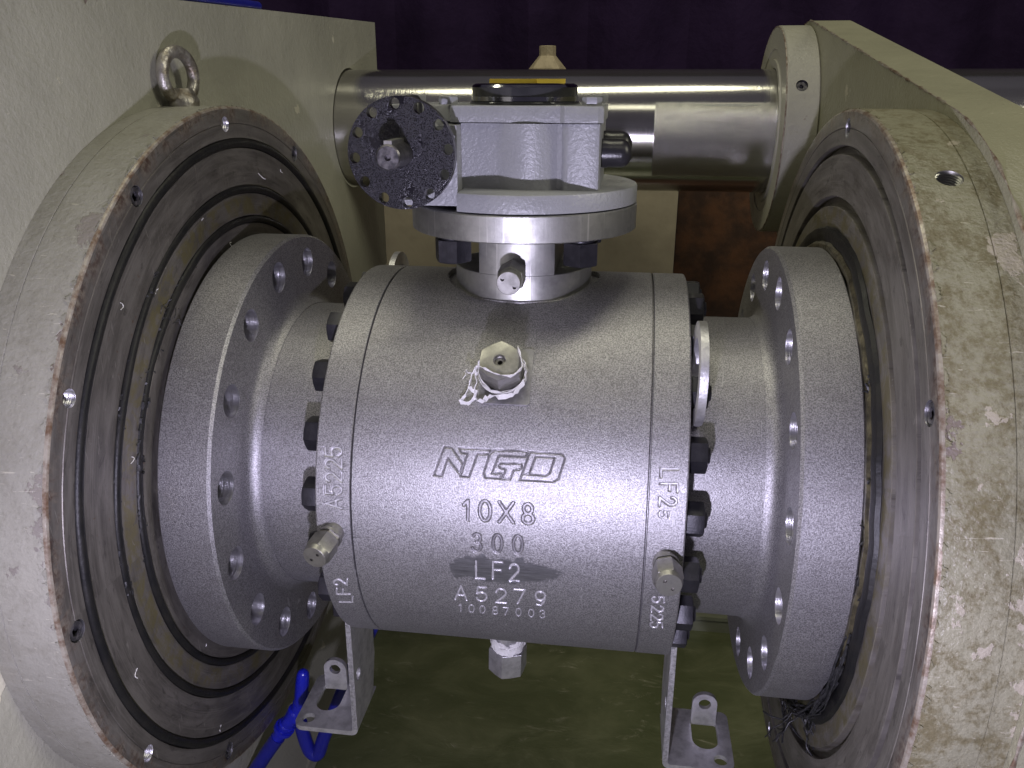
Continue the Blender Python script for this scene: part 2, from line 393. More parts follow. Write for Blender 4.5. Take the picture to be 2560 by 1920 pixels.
def engraved(x0, x1, R, strokes, a_from, a_to, fx0, fx1, fs0, fs1, step=.5, coarse=2.2, mi_of=None, pocket=0):
    """cylinder skin about X with grooves (depth > 0) or ridges (depth < 0) pressed in along polylines (x, arc)"""
    xs = list(np.arange(fx0, fx1+1e-6, step)); xs = list(np.linspace(x0, fx0, max(2, int((fx0-x0)/12)+2)))[:-1]+xs+list(np.linspace(fx1, x1, max(2, int((x1-fx1)/12)+2)))[1:]
    ss = list(np.arange(fs0, fs1+1e-6, step)); da = coarse*R*math.pi/180
    s0, s1 = a_from*math.pi/180*R, a_to*math.pi/180*R
    ss = list(np.linspace(s0, fs0, max(2, int((fs0-s0)/da))))[:-1]+ss+list(np.linspace(fs1, s1, max(2, int((s1-fs1)/da))))[1:]
    if pocket:
        xs = sorted(set(np.round(xs, 3)) | set(np.round(np.arange(-92, 92, 1.5), 3))); ss = sorted(set(np.round(ss, 3)) | set(np.round(np.arange(190, 416, 1.5), 3)))
    xs = np.array(xs); ss = np.array(ss); X, S = np.meshgrid(xs, ss, indexing='ij'); D = np.zeros_like(X); B = np.zeros(X.shape, int)
    for w_, d, pl in strokes:
        P = np.array(pl); 
        for a, b in zip(P, P[1:]):
            lo = np.minimum(a, b)-w_-1; hi = np.maximum(a, b)+w_+1
            i0, i1 = np.searchsorted(xs, [lo[0], hi[0]]); j0, j1 = np.searchsorted(ss, [lo[1], hi[1]])
            if i1 <= i0 or j1 <= j0: continue
            px = X[i0:i1, j0:j1]; ps = S[i0:i1, j0:j1]; ab = b-a; L = max(ab@ab, 1e-9)
            t = np.clip(((px-a[0])*ab[0]+(ps-a[1])*ab[1])/L, 0, 1)
            dist = np.hypot(px-a[0]-t*ab[0], ps-a[1]-t*ab[1])
            k = np.clip((w_/2+.5-dist)/1.0, 0, 1); k = k*k*(3-2*k)*abs(d); sub = D[i0:i1, j0:j1]; sg = 1 if d > 0 else -1
            D[i0:i1, j0:j1] = np.where(k > np.abs(sub), k*sg, sub)
            if mi_of is not None: sb = B[i0:i1, j0:j1]; sb[dist < w_/2+.12] = mi_of(pl)
    th = S/R; r = R-D
    g = G(); n1, n2 = X.shape
    V = np.stack([X, -r*np.cos(th), r*np.sin(th)], -1)
    if pocket:
        q_ = (np.hypot(V[..., 0], V[..., 1]) < pocket) & (V[..., 2] > 0); V[..., 2] = np.where(q_, np.minimum(V[..., 2], 181.0), V[..., 2])
    V = V.reshape(-1, 3); g.v = [tuple(p) for p in V.tolist()]
    i = np.arange(n1-1)[:, None]*n2+np.arange(n2-1)[None, :]
    F = np.stack([i, i+1, i+n2+1, i+n2], -1).reshape(-1, 4); g.f = [tuple(q) for q in F.tolist()]; Bm = np.maximum(np.minimum(B[:-1, :-1], B[1:, 1:]), np.minimum(B[1:, :-1], B[:-1, 1:])); g.m = [int(q) for q in Bm.reshape(-1)]; g.sh = [True]*len(g.f)
    return g
TEXT = {"body":[[2.6,1.0,[[-26.89,36.68],[-23.38,40.99],[-23.15,23.49]]],[2.6,1.0,[[-4.08,32.87],[-4.36,35.55],[-5.06,37.95],[-6.12,39.85],[-7.43,41.07],[-8.86,41.49],[-10.27,41.07],[-11.52,39.85],[-12.5,37.95],[-13.1,35.54],[-13.28,32.85],[-13.01,30.15],[-12.33,27.7],[-11.28,25.74],[-9.98,24.49],[-8.55,24.05],[-7.13,24.49],[-5.86,25.76],[-4.87,27.72],[-4.26,30.17],[-4.08,32.87]]],[2.6,1.0,[[3.21,41.35],[15.28,23.99]]],[2.6,1.0,[[3.57,23.95],[14.86,41.35]]],[2.6,1.0,[[30.98,37.08],[30.56,38.93],[29.51,40.41],[28.03,41.23],[26.42,41.23],[24.99,40.41],[24.03,38.93],[23.73,37.07],[24.14,35.21],[25.19,33.71],[26.67,32.88],[28.28,32.88],[29.71,33.71],[30.68,35.21],[30.98,37.08]]],[2.6,1.0,[[32.13,28.43],[31.63,30.32],[30.33,31.83],[28.49,32.66],[26.47,32.66],[24.67,31.82],[23.45,30.3],[23.04,28.41],[23.54,26.5],[24.83,24.97],[26.68,24.13],[28.7,24.13],[30.51,24.99],[31.73,26.53],[32.13,28.43]]],[2.3,1.0,[[-18.61,9.03],[-17.74,10.6],[-16.38,11.51],[-14.83,11.53],[-13.46,10.68],[-12.58,9.14],[-12.4,7.25],[-12.95,5.45],[-14.12,4.16],[-15.63,3.69],[-15.8,4.02],[-14.22,3.61],[-12.95,2.42],[-12.22,0.67],[-12.18,-1.33],[-12.83,-3.19],[-14.05,-4.58],[-15.61,-5.2],[-17.21,-4.95],[-18.57,-3.87],[-19.41,-2.17]]],[2.3,1.0,[[5.89,4.0],[5.71,6.57],[5.16,8.87],[4.32,10.67],[3.26,11.82],[2.09,12.21],[0.92,11.81],[-0.13,10.64],[-0.97,8.83],[-1.51,6.52],[-1.7,3.94],[-1.53,1.34],[-1.01,-1.02],[-0.18,-2.92],[0.87,-4.13],[2.05,-4.55],[3.23,-4.11],[4.3,-2.88],[5.16,-0.97],[5.7,1.4],[5.89,4.0]]],[2.3,1.0,[[23.31,4.27],[23.1,6.83],[22.55,9.12],[21.69,10.92],[20.63,12.06],[19.47,12.45],[18.31,12.05],[17.27,10.89],[16.45,9.08],[15.93,6.78],[15.76,4.22],[15.96,1.63],[16.5,-0.73],[17.34,-2.61],[18.4,-3.83],[19.57,-4.24],[20.74,-3.81],[21.79,-2.57],[22.62,-0.68],[23.14,1.68],[23.31,4.27]]],[2.0,0.9,[[-16.7,-15.42],[-17.4,-34.08],[-9.74,-33.96]]],[2.0,0.9,[[-2.56,-33.24],[-2.06,-14.71],[5.89,-14.62]]],[2.0,0.9,[[-2.26,-23.18],[4.41,-23.08]]],[2.0,0.9,[[12.74,-19.68],[13.28,-17.74],[14.27,-16.23],[15.58,-15.37],[17.0,-15.27],[18.33,-15.95],[19.38,-17.32],[19.97,-19.17],[20.04,-21.26],[19.55,-23.26],[12.14,-33.81],[20.34,-33.67]]],[1.7,0.9,[[-37.94,-64.08],[-31.32,-45.06],[-27.55,-63.81]]],[1.7,0.9,[[-35.28,-57.07],[-29.08,-56.93]]],[1.7,0.9,[[-8.72,-44.4],[-16.32,-44.55],[-17.5,-52.66],[-16.12,-52.03],[-13.94,-50.96],[-11.73,-51.3],[-10.0,-52.98],[-9.18,-55.63],[-9.49,-58.66],[-10.85,-61.33],[-12.93,-62.94],[-15.22,-63.07],[-17.15,-61.67],[-18.26,-59.13]]],[1.7,0.9,[[-0.12,-48.98],[0.56,-47.05],[1.74,-45.54],[3.26,-44.68],[4.9,-44.57],[6.4,-45.23],[7.56,-46.57],[8.2,-48.4],[8.21,-50.48],[7.6,-52.49],[-1.2,-63.31],[8.22,-63.06]]],[1.7,0.9,[[15.73,-43.83],[25.14,-43.65],[18.35,-62.26]]],[1.7,0.9,[[42.63,-49.46],[42.24,-47.0],[41.09,-45.09],[39.43,-44.05],[37.57,-44.09],[35.88,-45.19],[34.69,-47.16],[34.23,-49.64],[34.6,-52.14],[35.74,-54.17],[37.41,-55.29],[39.28,-55.25],[40.99,-54.05],[42.18,-51.98],[42.63,-49.46]]],[1.7,0.9,[[42.63,-49.46],[41.84,-56.47],[38.72,-62.37],[35.2,-61.46]]],[1.1,0.8,[[-35.37,-73.32],[-33.25,-70.29],[-34.44,-82.76]]],[1.1,0.8,[[-21.77,-76.26],[-21.73,-74.36],[-21.93,-72.69],[-22.35,-71.39],[-22.94,-70.58],[-23.65,-70.31],[-24.41,-70.62],[-25.14,-71.47],[-25.77,-72.81],[-26.25,-74.5],[-26.54,-76.41],[-26.59,-78.35],[-26.42,-80.12],[-26.02,-81.55],[-25.44,-82.46],[-24.73,-82.76],[-23.95,-82.41],[-23.2,-81.45],[-22.55,-80.0],[-22.05,-78.2],[-21.77,-76.26]]],[1.1,0.8,[[-11.9,-76.26],[-11.87,-74.37],[-12.09,-72.7],[-12.52,-71.4],[-13.11,-70.59],[-13.82,-70.32],[-14.57,-70.63],[-15.29,-71.48],[-15.92,-72.81],[-16.38,-74.51],[-16.65,-76.41],[-16.68,-78.35],[-16.49,-80.12],[-16.08,-81.54],[-15.49,-82.45],[-14.78,-82.75],[-14.02,-82.4],[-13.28,-81.45],[-12.64,-79.99],[-12.16,-78.2],[-11.9,-76.26]]],[1.1,0.8,[[-0.69,-72.99],[-0.79,-71.71],[-1.25,-70.7],[-1.97,-70.16],[-2.81,-70.18],[-3.6,-70.77],[-4.18,-71.81],[-4.46,-73.11],[-4.35,-74.41],[-3.9,-75.45],[-3.18,-76.02],[-2.34,-76.0],[-1.54,-75.38],[-0.95,-74.3],[-0.69,-72.99]]],[1.1,0.8,[[-0.61,-79.15],[-0.75,-77.78],[-1.34,-76.72],[-2.25,-76.15],[-3.3,-76.18],[-4.29,-76.81],[-5.02,-77.92],[-5.35,-79.3],[-5.21,-80.69],[-4.63,-81.81],[-3.73,-82.41],[-2.67,-82.37],[-1.67,-81.71],[-0.93,-80.55],[-0.61,-79.15]]],[1.1,0.8,[[4.92,-70.18],[9.81,-70.04],[5.88,-82.49]]],[1.1,0.8,[[20.8,-75.77],[20.76,-73.9],[20.5,-72.25],[20.04,-70.96],[19.42,-70.15],[18.72,-69.89],[17.98,-70.2],[17.3,-71.04],[16.72,-72.36],[16.31,-74.03],[16.11,-75.92],[16.13,-77.83],[16.38,-79.58],[16.83,-80.99],[17.44,-81.89],[18.15,-82.19],[18.9,-81.84],[19.6,-80.9],[20.18,-79.46],[20.6,-77.69],[20.8,-75.77]]],[1.1,0.8,[[32.15,-75.53],[32.09,-73.66],[31.82,-72.02],[31.34,-70.74],[30.72,-69.93],[30.01,-69.67],[29.29,-69.98],[28.61,-70.82],[28.05,-72.13],[27.67,-73.8],[27.48,-75.67],[27.53,-77.58],[27.79,-79.32],[28.25,-80.72],[28.87,-81.62],[29.59,-81.92],[30.32,-81.57],[31.01,-80.63],[31.58,-79.2],[31.97,-77.43],[32.15,-75.53]]],[1.1,0.8,[[37.99,-71.53],[38.54,-70.4],[39.38,-69.74],[40.32,-69.7],[41.14,-70.29],[41.66,-71.37],[41.74,-72.71],[41.38,-74.0],[40.66,-74.95],[39.74,-75.31],[39.64,-75.07],[40.59,-75.35],[41.35,-76.2],[41.77,-77.46],[41.78,-78.92],[41.37,-80.31],[40.61,-81.35],[39.66,-81.84],[38.68,-81.68],[37.87,-80.89],[37.38,-79.64]]],[1.15,0.9,[[-53.31,60.44],[-45.32,85.01],[-38.78,84.37],[-28.78,71.25],[-31.48,63.31],[-41.97,75.81],[-46.37,60.06],[-53.31,60.44]]],[1.15,0.9,[[-32.94,84.7],[-6.06,84.63],[-6.85,80.88],[-17.02,80.59],[-22.99,61.1],[-30.66,60.83],[-25.49,80.3],[-30.63,80.51],[-32.94,84.7]]],[1.15,0.9,[[24.95,85.21],[-2.8,84.62],[-6.65,80.89],[-10.92,65.07],[-9.22,61.14],[2.97,61.09],[4.09,65.49],[-4.0,64.99],[1.0,80.33],[23.72,80.36],[24.95,85.21]]],[1.15,0.9,[[2.87,73.94],[19.99,74.75],[21.2,72.83],[19.83,69.95],[14.23,69.11],[11.56,61.23],[4.99,61.22],[7.66,69.22],[3.58,69.77],[1.47,71.65],[2.87,73.94]]],[1.15,0.9,[[26.99,84.83],[54.0,84.4],[56.43,81.57],[51.53,63.91],[47.18,61.15],[19.64,60.93],[21.4,66.55],[26.99,84.83]]],[1.15,0.9,[[31.71,81.12],[47.7,81.06],[44.35,68.45],[40.98,65.75],[21.92,66.08],[27.41,66.92],[31.71,81.12]]]],"left":[[1.7,1.0,[[-133.26,26.1],[-147.67,29.57],[-133.08,35.01]]],[1.7,1.0,[[-138.29,27.54],[-138.17,32.9]]],[1.7,1.0,[[-147.51,45.42],[-147.52,38.89],[-141.0,38.71],[-141.46,39.83],[-142.26,41.59],[-141.96,43.51],[-140.62,45.15],[-138.56,46.1],[-136.3,46.13],[-134.36,45.25],[-133.22,43.66],[-133.17,41.75],[-134.21,39.96],[-136.09,38.75]]],[1.7,1.0,[[-143.96,49.67],[-145.53,50.08],[-146.76,50.95],[-147.47,52.17],[-147.56,53.55],[-147.02,54.89],[-145.92,55.98],[-144.43,56.66],[-142.77,56.85],[-141.18,56.5],[-133.12,50.05],[-133.3,57.89]]],[1.7,1.0,[[-144.24,61.11],[-145.82,61.51],[-147.06,62.38],[-147.8,63.58],[-147.92,64.95],[-147.41,66.26],[-146.34,67.34],[-144.86,68.02],[-143.2,68.2],[-141.61,67.85],[-133.42,61.46],[-133.76,69.21]]],[1.7,1.0,[[-148.71,78.34],[-148.32,72.04],[-141.81,71.82],[-142.34,72.91],[-143.24,74.6],[-143.05,76.46],[-141.81,78.04],[-139.82,78.95],[-137.56,78.97],[-135.57,78.1],[-134.34,76.56],[-134.18,74.7],[-135.12,72.99],[-136.92,71.83]]],[1.9,-0.9,[[-148.72,-83.69],[-135.63,-81.67],[-133.89,-72.57]]],[1.9,-0.9,[[-135.72,-68.91],[-148.58,-70.65],[-146.94,-61.96]]],[1.9,-0.9,[[-142.52,-69.82],[-141.2,-62.6]]],[1.9,-0.9,[[-145.51,-56.66],[-146.79,-56.31],[-147.69,-55.46],[-148.07,-54.24],[-147.89,-52.85],[-147.17,-51.49],[-146.02,-50.36],[-144.62,-49.63],[-143.15,-49.39],[-141.85,-49.67],[-136.06,-55.84],[-134.83,-48.01]]]],"right":[[1.9,1.0,[[147.87,77.91],[134.44,77.1],[134.72,70.9]]],[1.9,1.0,[[134.7,65.2],[148.12,66.04],[148.45,59.45]]],[1.9,1.0,[[141.82,65.64],[142.09,60.14]]],[1.9,1.0,[[144.41,54.43],[145.88,54.09],[147.05,53.34],[147.75,52.29],[147.87,51.1],[147.4,49.93],[146.41,48.97],[145.04,48.36],[143.49,48.18],[142.0,48.47],[134.29,54.03],[134.65,47.18]]],[1.2,0.5,[[142.4,37.74],[142.14,42.29],[138.66,42.47],[138.95,41.69],[139.45,40.47],[139.36,39.12],[138.7,37.99],[137.64,37.33],[136.42,37.32],[135.35,37.96],[134.68,39.09],[134.59,40.43],[135.08,41.67],[136.04,42.49]]],[1.6,1.0,[[144.08,-45.08],[143.68,-39.43],[139.15,-39.42],[139.54,-40.36],[140.21,-41.85],[140.11,-43.53],[139.27,-45.01],[137.89,-45.91],[136.3,-46.0],[134.9,-45.25],[134.02,-43.87],[133.88,-42.19],[134.5,-40.63],[135.75,-39.56]]],[1.6,1.0,[[141.46,-50.68],[142.58,-51.02],[143.49,-51.81],[144.06,-52.95],[144.2,-54.27],[143.89,-55.58],[143.18,-56.69],[142.17,-57.42],[141.01,-57.65],[139.87,-57.35],[133.87,-51.33],[134.35,-58.99]]],[1.6,1.0,[[141.73,-61.72],[142.86,-62.09],[143.78,-62.95],[144.36,-64.2],[144.51,-65.66],[144.21,-67.11],[143.5,-68.34],[142.49,-69.15],[141.31,-69.41],[140.16,-69.08],[134.06,-62.45],[134.6,-70.93]]],[1.6,1.0,[[145.18,-81.31],[144.62,-73.63],[139.96,-73.65],[140.38,-74.91],[141.1,-76.91],[141.03,-79.2],[140.2,-81.25],[138.8,-82.51],[137.17,-82.65],[135.7,-81.63],[134.76,-79.72],[134.58,-77.42],[135.2,-75.31],[136.45,-73.86]]]]}
def mirror(g, s):
    return g if s > 0 else g.xf(lambda v: Vector((-v.x, v.y, v.z)))
def join_mesh(o, g):
    """add loose shape g (world mm) to the mesh of o"""
    me, _ = mesh_of('extra', g, [m_.name for m_ in []], (0, 0, 0)) if False else (None, None)
    bm = bmesh.new(); bm.from_mesh(o.data); c = WL[o]
    vs_ = [bm.verts.new((Vector(p)-c)*MM) for p in g.v]
    for f, mi in zip(g.f, g.m):
        try: x = bm.faces.new([vs_[i] for i in f]); x.material_index = mi
        except ValueError: pass
    bmesh.ops.recalc_face_normals(bm, faces=bm.faces); bm.to_mesh(o.data); bm.free(); smooth(o.data)
# ================================================================== setting
def setting():
    o = obj('floor', G().add([(-4000, -2500, -650), (4000, -2500, -650), (4000, 601, -650), (-4000, 601, -650)], [(0, 1, 2, 3)], 0, False), 'floor'); o['kind'] = 'structure'
    o = obj('ground', box(-4000, 4000, 641, 4000, -700, -640), 'rust'); o['kind'] = 'structure'
    tag(obj('tray_kerb', box(-1500, 1500, 601, 640, -655, -616).join(box(-1500, 1500, 598, 603, -622, -614)), 'tray'), 'low painted kerb along the far side of the murky green tray', 'kerb')
    # wavy curtain
    n = 160; V = []; F = []
    for i in range(n+1):
        x = -3600+7200*i/n; y = 2000+40*math.sin(i*.9)+26*math.sin(i*.37+1)
        V += [(x, y, -640), (x, y+25*math.sin(i*.5), 2600)]
    for i in range(n): F.append((2*i, 2*i+2, 2*i+3, 2*i+1))
    tag(obj('curtain', G().add(V, F), 'curtain'), 'dark purple curtain hanging across the background behind the test bench', 'curtain')
    tag(obj('beige_panel', box(-900, 201, 900, 950, -640, 300), 'cream'), 'beige board standing behind the valve, its edge seen under the polished bar', 'panel')
    tag(obj('rusty_sheet', box(206, 900, 960, 985, -640, 300), 'rust'), 'dark brown rusty sheet standing to the right of the beige board', 'sheet')
    g = lathe([(392, 0), (392, 36), (397, 36), (420, 16.5), (421, 16.5), (421, 16), (437, 16), (438, 15), (438, 0)], 'Z', (-65, 900, 0), 8).join(box(-95, -35, 880, 920, 300.5, 392))
    tag(obj('post_cap', g, 'stone', angle=25), 'beige tapered cap with a short square neck peeking over the polished bar', 'post cap')
# ================================================================== polished tie bar
def tie_bar():
    pr = [(-349.5, 0), (-349.5, 90), (900, 90), (900, 0)]
    tag(obj('tie_bar', lathe(pr, 'X', (0, 555, 300), 160), 'bar', None, (275.25, 555, 300)), 'thick polished steel bar running behind the valve between the two painted plates', 'bar')
# ================================================================== clamp heads
SCREW_R = 331.5
def ring_solid(s, grooves, mats_):
    rim = lambda a, b: [(a, 346.8), (a+.8, 348), (b-.8, 348), (b, 346.8)]
    # profile from the back (x=349) to the face (x=290), mirrored by s; material 0 rim paint, 1 turned face, 2 bare edge
    g = lathe([(349, 0), (349, 348), (333.8, 348), (333.2, 346.6), (332.6, 348), (293, 348)], 'X', (0, 0, 0), 192, 0)
    g.join(lathe([(293, 348), (290.9, 347.3), (290, 345.6)], 'X', (0, 0, 0), 192, 2))
    face = [(290, 345.6), (290, SCREW_R+.6), (290.9, SCREW_R), (290, SCREW_R-.6)]
    for ro, ri, d in grooves: face += [(290, ro+.5), (290.5, ro), (290+d, ro), (290+d, ri), (290.4, ri), (290, ri-.5)]
    face += [(290, 0)]
    g.join(lathe(face, 'X', (0, 0, 0), 192, 1))
    return mirror(g, s)
def at_ang(x, r, a): return Vector((x, -r*math.cos(math.radians(a)), r*math.sin(math.radians(a))))
def socket_screw(parent, s, ang, spin=0):
    p = at_ang(s*291.2, SCREW_R, ang); d = (-s, 0, 0)
    hexo = [(4.4*math.cos(math.radians(60*i+spin)), 4.4*math.sin(math.radians(60*i+spin))) for i in range(6)]
    pl = plate(circ(0, 0, 7.3, 28), [hexo], 'Z', -1.6, 0)
    pl.join(lathe([(-12, 0), (-12, 7.3), (-1.6, 7.3)], 'Z', n=28)).join(lathe([(-7, 0), (-7, 4.6)], 'Z', n=6))
    return obj('socket_screw', orient(pl, d, p), 'bolt_worn', parent)
def ring_holes(ring, s, threaded, screws):
    cut = G()
    for a in threaded:   # threaded holes
        zz = []
        for k in range(14): zz += [(-1 + k*1.7, 7.4), (-1 + k*1.7+.85, 6.5)]
        p = at_ang(s*290, SCREW_R, a); cut.join(orient(lathe([(-24+.0, 0)]+[(-24+z_, r_) for z_, r_ in zz]+[(3, 8.0), (3, 0)], 'Z', n=28), (-s, 0, 0), p))
    for a in screws:
        p = at_ang(s*290, SCREW_R, a); cut.join(orient(lathe([(-18, 0), (-18, 8.6), (3, 8.6), (3, 0)], 'Z', n=32), (-s, 0, 0), p))
    boolean(ring, cut, 'bore')
def curl(p, n, step, jitter, bias, r):
    P = [Vector(p)]; d = (Vector((random.uniform(-1, 1), random.uniform(-1, 1), random.uniform(-1, 1)))*.5+Vector(bias)).normalized()
    for i in range(n):
        d = (d+Vector((random.gauss(0, jitter), random.gauss(0, jitter), random.gauss(0, jitter)))+Vector(bias)*.2).normalized(); P.append(P[-1]+d*step)
    return tube(spline(P, 3), r, 5)
def flake_edge(s, seed, a0, a1, n):
    """torn paint skin hanging over the ring edge: many small raised flakes round the rim edge"""
    rnd = random.Random(seed); g = G()
    for i in range(n):
        a = math.radians(rnd.uniform(a0, a1)); da = rnd.uniform(.004, .03); w_ = rnd.uniform(1.0, 5.5); x0 = 292.6+rnd.uniform(-.2, .6)
        pts = []; k = 7
        for j in range(k): pts.append((x0+rnd.uniform(0, .6), a+da*(j/(k-1)-.5)))
        for j in range(k): pts.append((x0+w_*rnd.uniform(.4, 1)*math.sin(math.pi*(k-1-j+.5)/k), a+da*((k-1-j)/(k-1)-.5)))
        lo = [(x, -348.0*math.cos(t), 348.0*math.sin(t)) for x, t in pts]; hi = [(x, -348.7*math.cos(t), 348.7*math.sin(t)) for x, t in pts]
        g.join(loft([lo, hi], 0, True, False))
    return mirror(g, s)
def left_head():
    root = empty('clamp_head', (-349, 0, -650), 'fixed pale olive clamp plate with steel eyebolt above its round grooved ring', 'clamp head')
    pl = plate([(-900, 412), (712, 469), (704, -648), (-900, -648)], [circ(555, 300, 92.5, 96)], 'X', -439, -349.2)
    pl.join(lathe([(-438, 92.4), (-438, 90.6)], 'X', (0, 555, 300), 96))
    obj('plate', pl, 'plate', root)
    ring = obj('sealing_ring', ring_solid(-1, [(318, 308.5, 5.5), (272, 264, 5.5), (241.5, 233.5, 5.5)], None), ['rim_left', 'turned_left', 'edge'], root, (-320, 0, 0))
    ring_holes(ring, -1, (88.9, 28.4, -31.8), (58.9, 118.4, -1.9, -61.2))
    obj('paint_flake', flake_edge(-1, 3, -75, 140, 120), 'rim_left', ring)['kind'] = 'stuff'
    for R, r in ((313.3, 4.4), (268, 3.9), (237.5, 3.9)):
        g = torus('X', (0, 0, 0), R, r, 160, 12)
        ph = random.random()*6
        def wob(v, R=R, ph=ph):
            a = math.atan2(v.z, v.y); k = .55*math.sin(9*a+ph)+.4*math.sin(23*a+2*ph)
            return Vector((v.x-291.2+(.9*math.sin(5*a+ph) if R < 300 else .3*math.sin(4*a)), v.y*(1+k/R*.6), v.z*(1+k/R*.6)))
        obj('seal_cord', g.xf(wob), 'rubber', ring)
    for i, a in enumerate((58.9, 118.4, -1.9, -61.2)): socket_screw(root, -1, a, 17*i)
    # loose fibres of the inner cord
    g = G()
    for i in range(22):
        a = random.gauss(46, 6); p = at_ang(-288.8, random.uniform(226, 242), a); g.join(curl(p, random.randint(3, 6), 3.6, .6, (-.3, 0, 0), .34))
    for i in range(150):   # torn rough edges of the two inner cords
        a = random.uniform(-5, 60); R = random.choice((237.5, 237.5, 268)); p = at_ang(-289.6, R+random.uniform(-4, 4), a)
        g.join(curl(p, 2, 2.6, .4, (-.6, -2*math.sin(math.radians(a)), -2*math.cos(math.radians(a))), random.uniform(.7, 1.6)))
    obj('frayed_fibre', g, 'fibre', ring)['kind'] = 'stuff'
    g = G()
    for a, R in ((101, 285), (74, 262), (52, 262), (44, 300), (20, 250), (-18, 290), (-40, 225), (-56, 300), (112, 300), (84, 222)):
        p = at_ang(-289.4, R, a); g.join(curl(p, 4, 2.4, .5, (.1, 0, -.5), .32))
    obj('lint', g, 'white_tape', ring)['kind'] = 'stuff'
    # eyebolt
    x = -333; e = empty_part('eyebolt', (x, 0, 348), root)
    g = lathe([(347.5, 0), (347.5, 14.5), (352, 15), (356, 13.5), (360, 11), (364, 9.5), (364, 0)], 'Z', (x, 0, 0), 32)
    tor = torus('Y', (0, 0, 0), 22, 6.0, 56, 14)
    tor.xf(lambda v: Matrix.Rotation(math.radians(80), 3, 'Z') @ Vector((v.x*(1.0), v.y*.95, v.z*1.0))+Vector((x-2, 0, 375)))
    obj('shank', g, 'eye', e); obj('eye_ring', tor, 'eye', e)
    # stains: bare rag of cloth and a torn paint lip at the plate top, small grub holes
    tag(obj('blue_hose', tube([(-355, -60, 446.5), (-355, 84, 451.5), (-355, 245, 456.5)], 5, 12), 'blue_hose'), 'thin blue hose lying along the top edge of the left clamp plate', 'hose')
def empty_part(name, loc, parent):
    o = bpy.data.objects.new(name, None); COL.objects.link(o); WL[o] = Vector(loc); o.parent = parent; o.location = (WL[o]-WL[parent])*MM; o.empty_display_size = .02
    return o
def right_head():
    root = empty('clamp_head', (349, 0, -650), 'olive clamp plate with a sloping top and round collar around the polished bar', 'clamp head')
    # hull of the ring disc (R 356) and the bar boss (R 155)
    def hull(R1, R2):
        d = math.hypot(555, 300); base = math.degrees(math.atan2(300, 555)); off = math.degrees(math.acos((R1-R2)/d))
        return circ(0, 0, R1, 120, base+off, base+360-off)+circ(555, 300, R2, 60, base-off, base+off)
    H = hull(356, 155)
    g = G()
    hl = [circ(555, 300, 90.8, 96)]
    g.join(plate(H, hl, 'X', 349.2, 402, 0))
    obj('plate', g, 'plate_right', root)
    e = G()   # bare, chipped arris round the plate front
    rnd = random.Random(4); P = []; rr = []
    for p in H+[H[0]]: pass
    for i in range(len(H)):
        a = Vector((349.4, *H[i])); b = Vector((349.4, *H[(i+1) % len(H)])); n = max(1, int((b-a).length/7))
        for j in range(n): P.append(a.lerp(b, j/n)); rr.append(rnd.choice((.3, .5, .8, 1.2, 1.7)))
    obj('chipped_edge', tube(P, rr, 6, closed=True), 'edge', root)
    ring = obj('sealing_ring', ring_solid(1, [(316.5, 309, 8), (271, 262, 8)], None), ['rim_right', 'turned_right', 'edge'], root, (320, 0, 0))
    ring_holes(ring, 1, (), (92.2, 31.8, -89))
    zz = []
    for k in range(12): zz += [(-1+k*1.9, 10.4), (-1+k*1.9+.95, 9.2)]
    d = Vector((0, -165, 307)).normalized(); cut = orient(lathe([(-22, 0)]+[(-22+a, b) for a, b in zz]+[(8, 11), (8, 0)], 'Z', n=28), d, Vector((319, 0, 0))+d*348)
    boolean(ring, cut, 'fitting')
    obj('paint_flake', flake_edge(1, 8, -80, 130, 130), 'rim_right', ring)['kind'] = 'stuff'
    for i, a in enumerate((92.2, 31.8, -89)): socket_screw(root, 1, a, 9*i)
    # bulging black seal with a golden oily lip
    def wob(v):
        a = math.atan2(v.z, v.y); k = 1.0*math.sin(7*a+1)+.7*math.sin(17*a)+.5*math.sin(41*a)
        r = math.hypot(v.y, v.z); return Vector((v.x+.7*math.sin(11*a)+.3*math.sin(37*a), v.y*(1+k*.6/r), v.z*(1+k*.6/r)))
    seal = obj('rubber_seal', lathe([(289.5, 243.5), (286.2, 242), (284.6, 237), (285.4, 232), (286.8, 229), (287.5, 224), (289.5, 222)], 'X', (0, 0, 0), 200).xf(wob), 'rubber', ring)
    obj('seal_lip', lathe([(289.4, 230.5), (286.0, 229.6), (283.8, 227.2), (283.6, 223.6), (285.0, 220.5), (289, 219)], 'X', (0, 0, 0), 240).xf(wob), 'gold_dirt', ring)
    g = G()
    for i in range(15):     # long loosened strands of the seal, lying along it and hanging off at the bottom
        a0 = random.uniform(-8, -30); a1 = random.uniform(-48, -74); n = 26; P = []
        R0 = random.uniform(226, 234); ph = random.random()*9; am = random.uniform(1.5, 5); xo = random.uniform(281.5, 286)
        for k in range(n):
            t = k/(n-1); a = a0+(a1-a0)*t
            P.append(at_ang(xo-4*t*random.random()+1.5*math.sin(ph+9*t), R0+am*math.sin(ph*2+(7+i % 5)*t)+5*t, a))
        if i % 2:
            d = Vector((random.uniform(-.3, .1), random.uniform(-.5, .3), -1)).normalized()
            for k in range(9):
                d = (d+Vector((random.gauss(0, .25), random.gauss(0, .4), random.gauss(-.05, .3)))).normalized(); P.append(P[-1]+d*5.5)
        g.join(tube(spline(P, 2), random.uniform(.6, 1.15), 6))
    for i in range(16):
        a = random.gauss(-50, 10); g.join(curl(at_ang(random.uniform(283, 287), random.uniform(226, 240), a), random.randint(5, 9), 5.0, .35, (.15, -.2, -1.2), random.uniform(.5, .9)))
